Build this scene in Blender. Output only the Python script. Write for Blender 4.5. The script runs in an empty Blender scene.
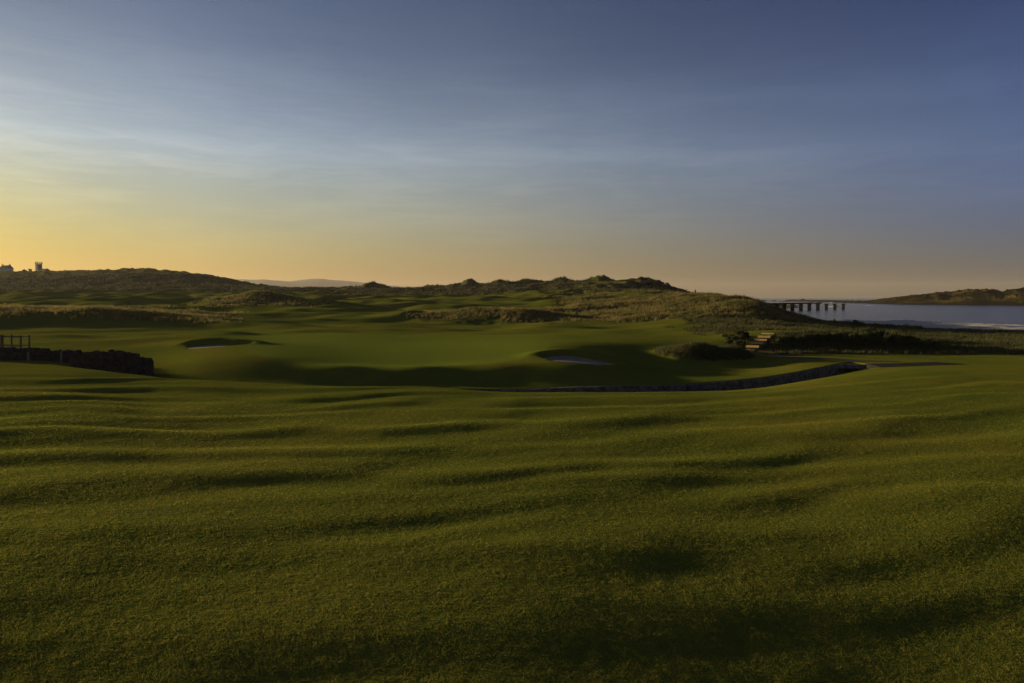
import bpy, bmesh, math, random
import numpy as np
from mathutils import Vector, Matrix
random.seed(7)
rng = np.random.default_rng(11)
F = 683.0; CX = 512.0; HY = 297.0; CZ = 10.0      # camera constants used to survey the site
SUN_AZ = -65.0; SUN_EL = 6.4
scene = bpy.context.scene
COL = scene.collection

# ------------------------------------------------------------------ noise
def _hash(ix, iy, seed):
    h = (ix.astype(np.int64) * 374761393 + iy.astype(np.int64) * 668265263 + seed * 974634777) & 0xFFFFFFFF
    h = ((h ^ (h >> 13)) * 1274126177) & 0xFFFFFFFF
    h = h ^ (h >> 16)
    return h
def perlin(x, y, seed=0):
    ix = np.floor(x); iy = np.floor(y); fx = x - ix; fy = y - iy
    u = fx*fx*fx*(fx*(fx*6-15)+10); v = fy*fy*fy*(fy*(fy*6-15)+10)
    def g(dx, dy):
        a = _hash(ix+dx, iy+dy, seed) / 4294967295.0 * 2*np.pi
        return np.cos(a)*(fx-dx) + np.sin(a)*(fy-dy)
    a = g(0, 0); b = g(1, 0); c = g(0, 1); d = g(1, 1)
    return (a+(b-a)*u) + ((c+(d-c)*u) - (a+(b-a)*u))*v
def fbm(x, y, seed=0, octaves=4, gain=.5):
    s = 0; amp = 1
    for o in range(octaves):
        s = s + amp*perlin(x*2**o+o*17.3, y*2**o-o*9.1, seed+o); amp *= gain
    return s
def sstep(a, b, x):
    t = np.clip((x-a)/(b-a), 0, 1); return t*t*(3-2*t)

# ------------------------------------------------------------------ surveyed terrain heights
def P(*a): return [(y, CZ-(p-HY)/F*y) for y, p in a]      # distance, sight row
def Zs(*a): return list(a)                                  # distance, height
def NEAR(zs): return list(zip((4, 9, 13, 19, 28, 40), zs))
cols = {
 -420: NEAR((2.4,2.75,3.2,3.5,3.85,4.1)) + Zs((55,4.3),(64,4.3),(72,3.9),(90,4.1),(125,4.2)) + P((150,309),(170,310),(250,302),(400,292),(600,280),(800,272),(950,270)) + Zs((1200,36),(1800,10),(3000,-6)),
 -150: NEAR((2.35,2.7,3.1,3.4,3.75,4.0)) + Zs((55,4.2),(64,4.2),(72,3.8),(90,4.1),(125,4.1)) + P((150,309),(170,310),(200,307),(300,297),(400,292),(600,280),(800,272),(950,270)) + Zs((1200,36),(1800,10),(3000,-6)),
 0: NEAR((2.2,2.6,3.0,3.35,3.65,3.9)) + Zs((52,4.05),(62,4.1),(67,3.5),(72,3.4)) + P((80,351),(90,343),(105,336),(125,330),(140,318),(150,308.5),(165,309.5),(200,307),(240,302),(300,298),(450,290),(600,281),(800,273.5),(900,272)) + Zs((1000,43),(1250,33),(1800,8),(3000,-6)),
 100: NEAR((2.15,2.55,2.95,3.28,3.55,3.75)) + Zs((50,3.8),(58,3.76),(62,3.3),(70,3.3)) + P((80,352),(90,344),(110,336),(125,331.5),(140,321),(150,310),(165,310.5),(200,306),(240,301),(300,298),(400,293.5),(500,288),(700,275),(800,271)) + Zs((900,39),(1150,30),(1800,8),(3000,-6)),
 152: NEAR((2.1,2.5,2.92,3.2,3.4,3.46)) + Zs((48,3.48),(56,3.44),(60,2.8),(65,2.5)) + P((70,364),(75,356),(82,351),(92,343),(125,331.5),(145,321),(155,313),(170,313),(200,307),(240,302),(300,298.5),(400,293.5),(500,287),(680,273),(780,270)) + Zs((900,36),(1150,24),(1800,6),(3000,-6)),
 200: NEAR((2.1,2.5,2.9,3.18,3.35,3.42)) + Zs((47,3.42),(54,3.4),(58,2.5),(62,2.1)) + P((65.5,371),(69,359.5),(74,353.5),(84,347),(90,340.5),(100,337.5),(125,331),(150,321),(170,317),(200,310),(240,303),(300,299),(400,293.5),(500,287),(620,277),(720,275)) + Zs((800,30),(1100,14),(1800,3),(3000,-6)),
 260: NEAR((2.1,2.45,2.85,3.12,3.28,3.3)) + Zs((46,3.3),(53,3.27),(57,2.5)) + P((61,386.5),(64,374),(68,359),(73,354),(80,349),(100,340),(115,334.5),(125,332),(150,324),(180,317),(212,309.5),(235,300),(250,294),(268,298),(300,299),(400,294),(500,288.5)) + Zs((620,13),(900,5),(1800,0),(3000,-6)),
 340: NEAR((2.05,2.4,2.8,3.08,3.23,3.25)) + Zs((46,3.25),(52,3.22),(56,2.5)) + P((61,386.5),(62.6,382),(64.6,369),(68,364.5),(80,353),(100,340),(112,334),(122,333),(140,326.5),(170,318.5),(210,310.5),(260,303.5),(340,298.5),(420,294),(520,289)) + Zs((640,12),(900,5),(1800,0),(3000,-6)),
 420: NEAR((2.0,2.35,2.75,3.03,3.18,3.2)) + Zs((46,3.2),(52,3.15),(56,2.5)) + P((61,387),(62.6,383),(64.6,369.2),(68,366),(80,354),(100,341),(116,334),(124,333),(145,326.5),(157,323),(173,313),(188,311.5),(205,311.5),(260,303.5),(340,298.5),(430,294),(520,289.5)) + Zs((640,12),(900,5),(1800,0),(3000,-6)),
 500: NEAR((1.9,2.28,2.7,2.98,3.12,3.16)) + Zs((45,3.15),(50,3.02),(55,2.2)) + P((60,388.5),(62.2,384),(64.6,370),(72,360),(80,350.5),(95,341),(116,334),(125,331.5),(150,325.5),(168,312),(182,310.5),(202,311.5),(260,303),(340,296.5),(430,290),(500,285.5)) + Zs((620,14),(900,5),(1800,0),(3000,-6)),
 575: NEAR((1.85,2.2,2.62,2.92,3.08,3.1)) + Zs((45,3.05),(50,2.97),(55,2.3)) + P((60.5,388),(65,369),(69,362.5),(76,353),(82,345),(90,341),(110,334.5),(125,330.5),(150,323),(175,315.5),(220,306),(300,297),(400,289),(480,284)) + Zs((600,15),(900,4),(1800,0),(3000,-6)),
 650: NEAR((1.75,2.1,2.52,2.85,3.03,3.08)) + Zs((45,3.0),(51,2.8),(56,2.15)) + P((61.8,386),(68,374),(76,364.5),(84,352),(92,343),(110,335),(125,330),(150,320),(200,306),(260,297),(320,290),(400,285),(440,283)) + Zs((520,15),(800,4),(1800,0),(3000,-6)),
 710: NEAR((1.65,2.0,2.43,2.78,2.98,3.03)) + Zs((46,3.0),(52,2.65)) + P((60,390),(64,382),(70,375),(78,365),(86,353),(100,339),(115,330),(130,323),(150,313),(180,303),(232,295)) + Zs((300,9),(380,4),(500,-1.5),(900,-3),(3000,-6)),
 760: NEAR((1.55,1.9,2.35,2.72,2.96,3.06)) + Zs((48,3.02),(55,2.55)) + P((61,387.5),(66,378),(72,371.5),(80,363.5),(88,353),(99,334),(110,330),(130,323),(160,309),(188,301)) + Zs((225,7.0),(300,1.5),(380,-1.5),(900,-3),(3000,-6)),
 800: NEAR((1.5,1.85,2.3,2.68,2.94,3.06)) + Zs((50,3.05),(58,2.75)) + P((65,378.5),(69,371),(76,362),(86,354),(92,350),(98,334),(110,331),(130,326),(160,321.5),(190,320)) + Zs((225,2.2),(262,0.3),(320,-1.5),(900,-3),(3000,-6)),
 850: NEAR((1.4,1.75,2.2,2.63,2.93,3.12)) + Zs((50,3.22),(60,3.05),(70,2.8)) + P((76,361.5),(84,355),(91,350),(97,338),(110,334),(150,328)) + Zs((190,2.7),(215,1.6),(245,.6),(285,0.15),(320,-1.5),(900,-3),(3000,-6)),
 920: NEAR((1.3,1.65,2.12,2.6,2.95,3.2)) + Zs((50,3.4),(60,3.4),(70,3.1),(80,2.85),(95,2.9),(115,3.0),(150,2.6),(185,1.9),(205,1.2),(235,.75),(272,0.4),(310,-1.2),(900,-3),(3000,-6)),
 1024: NEAR((1.2,1.55,2.05,2.58,3.0,3.3)) + Zs((50,3.6),(60,3.55),(70,3.25),(80,2.9),(95,2.85),(115,2.6),(150,2.0),(175,1.3),(195,.8),(215,.6),(240,0.35),(275,-1.2),(900,-3),(3000,-6)),
 1400: NEAR((.9,1.3,1.8,2.45,2.95,3.3)) + Zs((50,3.6),(60,3.6),(70,3.3),(80,3.0),(95,2.9),(115,2.6),(150,2.0),(175,1.2),(195,.7),(215,.3),(230,0.1),(260,-1.2),(900,-3),(3000,-6)),
}
KU, KW, KC = 1/60.0, 13.0, .55
cp = np.array([(px*KU, math.log(y)*KW, z) for px, l in cols.items() for y, z in l])
_n = len(cp)
def _kern(a, b):
    d2 = (a[:, 0][:, None]-b[:, 0][None])**2 + (a[:, 1][:, None]-b[:, 1][None])**2
    return np.sqrt(d2 + KC*KC)
_A = np.zeros((_n+3, _n+3)); _A[:_n, :_n] = _kern(cp, cp) - np.eye(_n)*.012
_A[:_n, _n] = 1; _A[:_n, _n+1] = cp[:, 0]; _A[:_n, _n+2] = cp[:, 1]; _A[_n:, :_n] = _A[:_n, _n:].T
_S = np.linalg.solve(_A, np.concatenate([cp[:, 2], [0, 0, 0]]))
def base_uw(px, Y):
    q = np.stack([np.ravel(px)*KU, np.log(np.ravel(Y))*KW], 1)
    out = np.empty(len(q))
    for i in range(0, len(q), 40000):
        s = q[i:i+40000]
        out[i:i+40000] = _kern(s, cp) @ _S[:_n] + _S[_n] + _S[_n+1]*s[:, 0] + _S[_n+2]*s[:, 1]
    return out.reshape(np.shape(px))
# coarse table for fast lookup
TPX = np.linspace(-420, 1400, 700); TW = np.linspace(math.log(4), math.log(3000), 900)
_g = base_uw(*[a.ravel() for a in np.meshgrid(TPX, np.exp(TW), indexing='ij')]).reshape(len(TPX), len(TW))
def bilin(T, a, b):
    ia = np.clip(a.astype(int), 0, T.shape[0]-2); ib = np.clip(b.astype(int), 0, T.shape[1]-2)
    fa = np.clip(a-ia, 0, 1); fb = np.clip(b-ib, 0, 1)
    return (T[ia, ib]*(1-fa)*(1-fb)+T[ia+1, ib]*fa*(1-fb)+T[ia, ib+1]*(1-fa)*fb+T[ia+1, ib+1]*fa*fb)
def pxof(X, Y): return np.clip(CX + F*X/np.maximum(Y, 4.0), -420, 1400)
def baseZ(X, Y):
    px = pxof(X, Y); Yc = np.clip(Y, 4, 3000)
    return bilin(_g, (px-TPX[0])/(TPX[1]-TPX[0]), (np.log(Yc)-TW[0])/(TW[1]-TW[0]))

def seg_dist(X, Y, pts):
    """signed distance (positive beyond / left of the direction of travel) and fraction along a polyline"""
    best = np.full(X.shape, 1e9); sg = np.zeros(X.shape); fr = np.zeros(X.shape)
    L = [0]
    for a, b in zip(pts[:-1], pts[1:]): L.append(L[-1]+math.hypot(b[0]-a[0], b[1]-a[1]))
    for k, (a, b) in enumerate(zip(pts[:-1], pts[1:])):
        dx, dy = b[0]-a[0], b[1]-a[1]; l2 = dx*dx+dy*dy
        t = np.clip(((X-a[0])*dx+(Y-a[1])*dy)/l2, 0, 1)
        ex, ey = X-(a[0]+t*dx), Y-(a[1]+t*dy); d = np.hypot(ex, ey)
        s = np.sign(dx*ey-dy*ex); m = d < best
        best = np.where(m, d, best); sg = np.where(m, s, sg); fr = np.where(m, (L[k]+t*math.sqrt(l2))/L[-1], fr)
    return best*sg, fr
def W(px, Y): return ((px-CX)/F*Y, Y)
def ray_hit(px, py, y0=8, y1=62):
    Ys = np.linspace(y0, y1, 900); Xs = (px-CX)/F*Ys
    pr = HY + (CZ-baseZ(Xs, Ys))/Ys*F
    k = np.argmin(np.abs(pr-py)); return (Xs[k], Ys[k])

# the burn: far (walled) edge and channel
BURN = [W(-420, 40), W(-200, 50), W(60, 74), W(150, 66), W(230, 60.5), W(340, 59.5), W(440, 59.5), W(520, 59.8), W(600, 60.8), W(660, 62.2), W(710, 63.8), W(760, 66), W(800, 68.6), W(828, 71.5), W(845, 74.5), W(880, 79), W(940, 84), W(1100, 88)]
BURN_VIS = (W(230, 60.5), W(846, 74.6))
BANDS = [  # swales across the foreground turf: rows of sight points, half width m, slope
 ([(60,400),(135,403)], 1.3, .10), ([(118,415),(190,421)], 1.3, .16), ([(-80,436),(16,438)], 1.3, .13),
 ([(-60,500),(0,497),(47,492),(95,488),(165,485),(203,480),(284,474),(355,472),(405,458)], 1.1, .12),
 ([(165,457),(260,461)], 1.0, .06), ([(200,563),(265,557),(362,562)], .9, .10), ([(60,640),(132,662),(230,668)], .8, .12),
 ([(320,434),(380,437),(456,431),(505,420)], 1.3, .13), ([(366,407),(460,397)], 1.3, .12), ([(250,407),(347,399)], 1.3, .09),
 ([(515,439),(590,430),(665,420)], 1.3, .11), ([(480,406),(560,401)], 1.3, .11), ([(590,566),(697,548),(745,542)], 1.0, .12),
 ([(430,618),(540,606)], .8, .08), ([(770,446),(870,438),(935,430)], 1.6, .11), ([(615,488),(690,478),(750,468)], 1.3, .10),
 ([(980,460),(1080,464)], 1.6, .10), ([(430,492),(520,478),(560,470)], 1.2, .08), ([(700,402),(850,398)], 1.6, .05),
 ([(0,378),(120,384)], 2.0, .08), ([(0,388),(150,392)], 1.6, .07), ([(150,392),(330,392)], 2.0, .07), ([(820,520),(1000,500)], 1.6, .07),
 ([(880,600),(1060,570)], 1.4, .08), ([(620,640),(860,620)], 1.0, .06), ([(0,560),(120,548)], 1.0, .06), ([(690,389),(860,389),(1060,391)], .9, -.07), ([(640,393),(700,391)], 1.0, .04), ([(340,660),(480,672)],.8,.07),
]
BAND_GAIN = .68
BANDS = [([ray_hit(*p) for p in l], w, s) for l, w, s in BANDS]
# bunkers: centre, semi axes, rotation, depth
BUNK = [dict(c=W(577, 72.2), a=3.8, b=3.5, rot=.0, depth=.55), dict(c=W(215, 86.0), a=3.7, b=2.9, rot=.06, depth=.75)]
def smax(a, b, k):
    h = np.clip(.5+.5*(a-b)/k, 0, 1); return b*(1-h)+a*h+k*h*(1-h)

def boxm(px, Y, x0, x1, y0, y1, fx=18, fy=.08):
    l = np.log(Y)
    return sstep(x0-fx, x0+fx, px)*(1-sstep(x1-fx, x1+fx, px))*sstep(math.log(y0)-fy, math.log(y0)+fy, l)*(1-sstep(math.log(y1)-fy, math.log(y1)+fy, l))
MOUND = [ # px, Y, half width px, half depth m, height, rough?
 (702, 81.5, 44, 4.8, 1.85, 1), (736, 84, 18, 3, .9, 1), (675, 80, 22, 3, .35, 1),
 (255, 250, 55, 16, .9, 1), (470, 176, 60, 9, .7, 1), (535, 172, 30, 8, .5, 1),
 (600, 203, 70, 10, 1.6, 1), (650, 262, 80, 16, 2.2, 1), (700, 190, 60, 9, 1.0, 1), (745, 165, 30, 8, 1.2, 1), (725, 214, 45, 10, 1.0, 1),
 (372,520,9,20,3.0,1), (387,525,7,15,1.6,1), (470,500,8,15,3.6,1), (455,500,10,15,1.8,1), (500,490,10,15,1.8,1), (525,490,12,15,2.2,1), (560,470,14,15,1.4,1), (600,450,16,16,2.6,1), (640,430,22,16,.3,1), (350,540,9,15,1.2,1), (430,520,10,15,1.3,1), (375, 520, 18, 25, 2.0, 1), (470, 500, 13, 18, 1.6, 1), (500, 485, 20, 16, 1.6, 1), (535, 490, 14, 18, 1.6, 1), (560, 470, 24, 16, 2.2, 1), (605, 455, 24, 20, 1.2, 1), (645, 425, 34, 24, .3, 1),
 (440, 520, 16, 20, 1.8, 1), (345, 545, 24, 20, 1.4, 1), (420, 330, 40, 14, .8, 1), (560, 330, 40, 16, 1.6, 1), (600, 380, 30, 16, 2.0, 1),
 (135, 330, 60, 14, 1.6, 0), (60, 270, 60, 9, 1.0, 0), (100, 232, 50, 8, 1.1, 0), (180, 206, 40, 7, .8, 0), (330, 205, 60, 8, .8, 0), (300, 165, 50, 6, .55, 0), (370, 150, 40, 5, .5, 0), (240, 140, 55, 5, .5, 0),
 (235, 113, 32, 3.4, .55, 0), (60, 104, 50, 4, .35, 0), (150, 98, 45, 4, .35, 0), (320, 300, 60, 12, 1.3, 1), (480, 230, 60, 8, .9, 0), (400, 262, 60, 9, .9, 1), (430, 135, 70, 5, .35, 0), (640, 122, 45, 4, .4, 0), (560, 135, 60, 4, .4, 0),
 (820, 97, 40, 3, .25, 1), (690, 118, 40, 3, .5, 0),
]
def rough_mask(X, Y):
    px = pxof(X, Y); Y = np.maximum(Y, 4)
    n = fbm(X/9, Y/14, 5, 3)
    pxn = px + n*45; Yn = Y*(1+n*.05)
    m = np.zeros(X.shape)
    for b in [(575,790,150,420),(330,700,380,900),(-500,215,144,196),(-500,245,430,3000),(240,700,440,3000),(420,565,157,205),(205,320,222,268),
              (768,1500,88,300),(712,830,108,125),(640,760,150,420),(690,780,118,300)]:
        m = np.maximum(m, boxm(pxn, Yn, *b, fx=22, fy=.035))
    e = ((px-702)/50)**2 + ((Y-82.5)/5.4)**2
    m = np.maximum(m, 1-sstep(.75, 1.15, e+n*.3))
    m = m*(1-boxm(px, Y, 755, 880, 99, 106, 8, .015))                  # mown terrace above the steps
    m = m*(1-.9*boxm(px, Y, 560, 720, 240, 262, 16, .03))
    return np.clip(m, 0, 1)
def green_mask(X, Y):
    px = pxof(X, Y)
    front = np.interp(px, [180,250,270,300,340,400,450,500,530,560,620], [90,74,68.5,65.5,65,65,66,68,73,82,100])
    return sstep(-.6,.8, Y-front)*(1-sstep(112, 118, Y))*sstep(225, 262, px)*(1-sstep(520, 585, px))

def height(X, Y, detail=True):
    z = baseZ(X, Y); px = pxof(X, Y); r = rough_mask(X, Y)
    Ys = np.maximum(Y, 4)
    z = z + .42*(1-sstep(7, 28, Y))
    # foreground swales
    fg = 1-sstep(56, 62, Y)
    shp = X.shape; X0, Y0 = X, Y; zf = z.ravel().copy(); Xr, Yr = X.ravel(), Y.ravel(); fgr = fg.ravel()
    for pts, w, s in BANDS:
        bx = [p[0] for p in pts]; by = [p[1] for p in pts]
        k = np.nonzero((Xr > min(bx)-7) & (Xr < max(bx)+7) & (Yr > min(by)-5.5*w) & (Yr < max(by)+5.5*w) & (Yr < 62))[0]
        if len(k) == 0: continue
        X, Y, fg = Xr[k], Yr[k], fgr[k]
        u0 = np.subtract(pts[0], pts[1]); u0 = u0/np.hypot(*u0)*9; u1 = np.subtract(pts[-1], pts[-2]); u1 = u1/np.hypot(*u1)*9
        d, fr = seg_dist(X, Y, [tuple(np.add(pts[0], u0))]+list(pts)+[tuple(np.add(pts[-1], u1))])
        # taper along the length by distance past the ends
        dd = np.abs(d)
        ex = np.minimum(np.hypot(X-pts[0][0], Y-pts[0][1]), np.hypot(X-pts[-1][0], Y-pts[-1][1]))
        end = .35+.65*sstep(0, 3.5, ex)
        nrm = math.atan2(pts[-1][1]-pts[0][1], pts[-1][0]-pts[0][0])
        ox = (X-pts[0][0])*math.cos(nrm)+(Y-pts[0][1])*math.sin(nrm); Lg = math.hypot(pts[-1][0]-pts[0][0], pts[-1][1]-pts[0][1])
        out = np.maximum(np.maximum(-ox, ox-Lg), 0)
        zf[k] += fg*end*s*w*(d/w)*np.exp(-d*d/(2*w*w))*np.exp(-(out/2.2)**2)*BAND_GAIN
    X, Y = X0, Y0; z = zf.reshape(shp)
    a = math.radians(14); xr = X*math.cos(a)+Y*math.sin(a); yr = -X*math.sin(a)+Y*math.cos(a)
    near = 1-sstep(48, 66, Y)
    z = z + near*(.11*perlin(xr/12, yr/5.5, 21)+.11*perlin(xr/13+3, yr/2.9, 22)+.03*perlin(xr/4.5, yr/1.7, 24))
    wv = yr+2.2*perlin(xr/9, yr/9, 27)+.5*perlin(xr/4, yr/4, 28)
    z = z + near*(.45+.55*sstep(14, 26, Y))*.58*(.062*np.sin(wv*2*np.pi/4.3)+.03*np.sin(wv*2*np.pi/2.35+1.7*perlin(xr/8, yr/8, 29)))*(.35+.9*np.clip(.5+1.3*perlin(xr/11, yr/7, 30), 0, 1)) + near*.007*perlin(xr/1.5, yr/.8, 23)
    # mown ground further off: long low folds
    mid = sstep(60, 90, Y)*(1-r)*(1-.85*green_mask(X, Y))
    z = z + mid*(1.6+1.7*sstep(100,140,Ys))*(.30*np.sqrt(Ys/120)*perlin(X/26, Y/15, 31) + .14*perlin(X/11, Y/6.5, 32))*np.clip(Ys/150, .4, 2.2)
    zf = z.ravel().copy()
    for mx, my, hw, hd, h, rg in MOUND:
        wx = (mx-CX)/F*my; sx = hw/F*my
        e = ((Xr-wx)/sx)**2+((Yr-my)/hd)**2
        k = np.nonzero(e < 4.5)[0]
        if len(k): zf[k] += h*np.exp(-e[k]*1.6)*(1+.35*fbm(Xr[k]/6, Yr[k]/6, 44, 3)*rg)
    z = zf.reshape(shp)
    # dune relief
    big = r*sstep(110, 190, Y)
    bill = 1-2.2*np.abs(fbm(X/30, Y/30, 51, 3))
    z = z + big*np.clip(Ys/300, .45, 2.4)*1.25*bill + big*.30*fbm(X/5, Y/5, 53, 3)*np.clip(Ys/260, .6, 1.6) - big*.7
    z = z + r*(1-sstep(110, 190, Y))*.16*fbm(X/2.6, Y/2.6, 54, 3)
    # shore stays low
    shore = sstep(790, 880, px)*sstep(150, 200, Y)
    z = z - shore*big*.35
    # bunkers
    for b in BUNK:
        cx, cy = b['c']; c, s = math.cos(b['rot']), math.sin(b['rot'])
        ex = ((X-cx)*c+(Y-cy)*s)/b['a']; ey = (-(X-cx)*s+(Y-cy)*c)/b['b']
        an = np.arctan2(ey, ex); wob = 1+.10*np.sin(3*an+1)+.06*np.sin(5*an)
        e = np.hypot(ex, ey)/wob
        rim = b['depth']*(.10+1.0*sstep(-.7, 1.1, ey))
        z = z + .5*rim*np.exp(-((e-1.25)/.35)**2)*sstep(-.6, .8, ey) - rim*(1-sstep(.86, 1.08, e)) + .25*rim*np.clip(e, 0, 1)**2*(e < .95)*0
    # burn channel
    d, fr = seg_dist(X, Y, BURN)         # d>0 : far side
    bz = 1.55
    vis = sstep(BURN[2][0], BURN[3][0]-1, X)*(1-sstep(36.4, 37.8, X))
    inside = (1-sstep(-.05, .10, d))*sstep(-4.6, -2.4, d)*vis
    z = np.where(inside > 0, z*(1-inside)+np.minimum(z, .75)*inside, z)
    if detail:
        t = near*(1-r)
        z = z + t*(.0035*perlin(X/.15, Y/.13, 61)+.0022*perlin(X/.07, Y/.06, 62)+.0035*perlin(X/.45, Y/.34, 63))
        t2 = sstep(48, 66, Y)*(1-sstep(160, 260, Y))*(1-r)
        z = z + t2*.006*perlin(X/.5, Y/.5, 64)
    return z
def H(x, y): return float(height(np.array([float(x)]), np.array([float(y)]), False)[0])

# ------------------------------------------------------------------ object helpers
def link(o, parent=None):
    COL.objects.link(o)
    if parent is not None: o.parent = parent
    return o
def mesh_obj(name, verts, faces, mat, parent=None, smooth=False):
    me = bpy.data.meshes.new(name)
    me.from_pydata([tuple(map(float, v)) for v in verts], [], faces); me.update()
    if mat: me.materials.append(mat)
    if smooth: me.polygons.foreach_set('use_smooth', [True]*len(me.polygons))
    return link(bpy.data.objects.new(name, me), parent)
def np_mesh(name, V, Fc, mat, n=4, parent=None, smooth=True, attrs=None):
    me = bpy.data.meshes.new(name)
    me.vertices.add(len(V)); me.vertices.foreach_set('co', np.asarray(V, dtype=np.float32).ravel())
    m = len(Fc); me.loops.add(m*n); me.loops.foreach_set('vertex_index', np.asarray(Fc, dtype=np.int32).ravel())
    me.polygons.add(m); me.polygons.foreach_set('loop_start', np.arange(0, m*n, n, dtype=np.int32))
    me.polygons.foreach_set('use_smooth', np.full(m, smooth))
    me.update(calc_edges=True)
    if attrs:
        for k, a in attrs.items():
            at = me.attributes.new(k, 'FLOAT', 'POINT'); at.data.foreach_set('value', np.asarray(a, dtype=np.float32).ravel())
    if mat: me.materials.append(mat)
    return link(bpy.data.objects.new(name, me), parent)
def struct(o): o['kind'] = 'structure'; return o
def stuff(o, label, cat): o['kind'] = 'stuff'; o['label'] = label; o['category'] = cat; return o
def tag(o, label, cat, group=None):
    o['label'] = label; o['category'] = cat
    if group: o['group'] = group
    return o
def empty(name, loc, label, cat, group=None, rz=0):
    o = bpy.data.objects.new(name, None); o.empty_display_size = .3; link(o); o.location = loc; o.rotation_euler = (0, 0, rz)
    return tag(o, label, cat, group)
class MB:
    def __init__(s): s.v = []; s.f = []
    def hexa(s, p):                       # 8 points: bottom ring then top ring
        b = len(s.v); s.v += [tuple(q) for q in p]
        s.f += [tuple(b+i for i in q) for q in ((3,2,1,0),(4,5,6,7),(0,1,5,4),(1,2,6,5),(2,3,7,6),(3,0,4,7))]
    def box(s, x0, x1, y0, y1, z0, z1, j=0, rot=0, c=(0, 0)):
        p = [(x, y, z) for z in (z0, z1) for x, y in ((x0,y0),(x1,y0),(x1,y1),(x0,y1))]
        p = [[a+random.uniform(-j, j) for a in q] for q in p]
        if rot:
            cs, sn = math.cos(rot), math.sin(rot)
            p = [(c[0]+(a-c[0])*cs-(b-c[1])*sn, c[1]+(a-c[0])*sn+(b-c[1])*cs, z) for a, b, z in p]
        s.hexa(p)
    def bar(s, a, b, r0, r1=None, n=6):
        r1 = r0 if r1 is None else r1; a = Vector(a); b = Vector(b); d = (b-a).normalized()
        u = d.orthogonal().normalized(); w = d.cross(u); k = len(s.v)
        for p, r in ((a, r0), (b, r1)):
            for i in range(n):
                t = 2*math.pi*i/n; s.v.append(tuple(p+u*math.cos(t)*r+w*math.sin(t)*r))
        for i in range(n): s.f.append((k+i, k+(i+1) % n, k+n+(i+1) % n, k+n+i))
        s.f.append(tuple(k+n-1-i for i in range(n))); s.f.append(tuple(k+n+i for i in range(n)))
    def prism(s, x0, x1, y0, y1, z0, z1):  # gable roof with ridge along x
        b = len(s.v); ym = (y0+y1)/2
        s.v += [(x0,y0,z0),(x1,y0,z0),(x1,y1,z0),(x0,y1,z0),(x0,ym,z1),(x1,ym,z1)]
        s.f += [(b,b+1,b+5,b+4),(b+2,b+3,b+4,b+5),(b+1,b+2,b+5),(b+3,b,b+4),(b+3,b+2,b+1,b)]
    def build(s, name, mat, parent=None, smooth=False): return mesh_obj(name, s.v, s.f, mat, parent, smooth)

# ------------------------------------------------------------------ materials
def mat(name):
    m = bpy.data.materials.new(name); m.use_nodes = True
    nt = m.node_tree; b = nt.nodes['Principled BSDF']; return m, nt, b
def N(nt, t, **k):
    n = nt.nodes.new(t)
    for a, v in k.items(): setattr(n, a, v)
    return n
def noise(nt, vec, scale, detail=4, rough=.55, dist=0):
    n = N(nt, 'ShaderNodeTexNoise'); n.inputs['Scale'].default_value = scale; n.inputs['Detail'].default_value = detail
    n.inputs['Roughness'].default_value = rough; n.inputs['Distortion'].default_value = dist
    if vec is not None: nt.links.new(vec, n.inputs['Vector'])
    return n.outputs['Fac']
def mapping(nt, vec, scale):
    m = N(nt, 'ShaderNodeMapping'); m.inputs['Scale'].default_value = scale; nt.links.new(vec, m.inputs['Vector']); return m.outputs[0]
def ramp(nt, fac, stops):
    r = N(nt, 'ShaderNodeValToRGB'); e = r.color_ramp.elements
    while len(e) < len(stops): e.new(.5)
    for el, (p, c) in zip(e, stops): el.position = p; el.color = (*c, 1)
    nt.links.new(fac, r.inputs[0]); return r.outputs[0]
def mix(nt, f, a, b, mode='MIX'):
    m = N(nt, 'ShaderNodeMix', data_type='RGBA', blend_type=mode)
    for s, v in ((m.inputs[0], f), (m.inputs[6], a), (m.inputs[7], b)):
        if hasattr(v, 'is_output'): nt.links.new(v, s)
        elif isinstance(v, (int, float)): s.default_value = v
        else: s.default_value = (*v, 1)
    return m.outputs[2]
def mth(nt, op, a, b=0.0):
    m = N(nt, 'ShaderNodeMath', operation=op)
    for s, v in ((m.inputs[0], a), (m.inputs[1], b)):
        if hasattr(v, 'is_output'): nt.links.new(v, s)
        else: s.default_value = v
    return m.outputs[0]
def bump(nt, b, h, strength=.5, dist=.05, prev=None):
    n = N(nt, 'ShaderNodeBump'); n.inputs['Strength'].default_value = strength; n.inputs['Distance'].default_value = dist
    nt.links.new(h, n.inputs['Height'])
    if prev is not None: nt.links.new(prev, n.inputs['Normal'])
    if b is not None: nt.links.new(n.outputs[0], b.inputs['Normal'])
    return n.outputs[0]
def pos(nt): return N(nt, 'ShaderNodeNewGeometry').outputs['Position']
def attr(nt, name): return N(nt, 'ShaderNodeAttribute', attribute_name=name).outputs['Fac']

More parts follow.
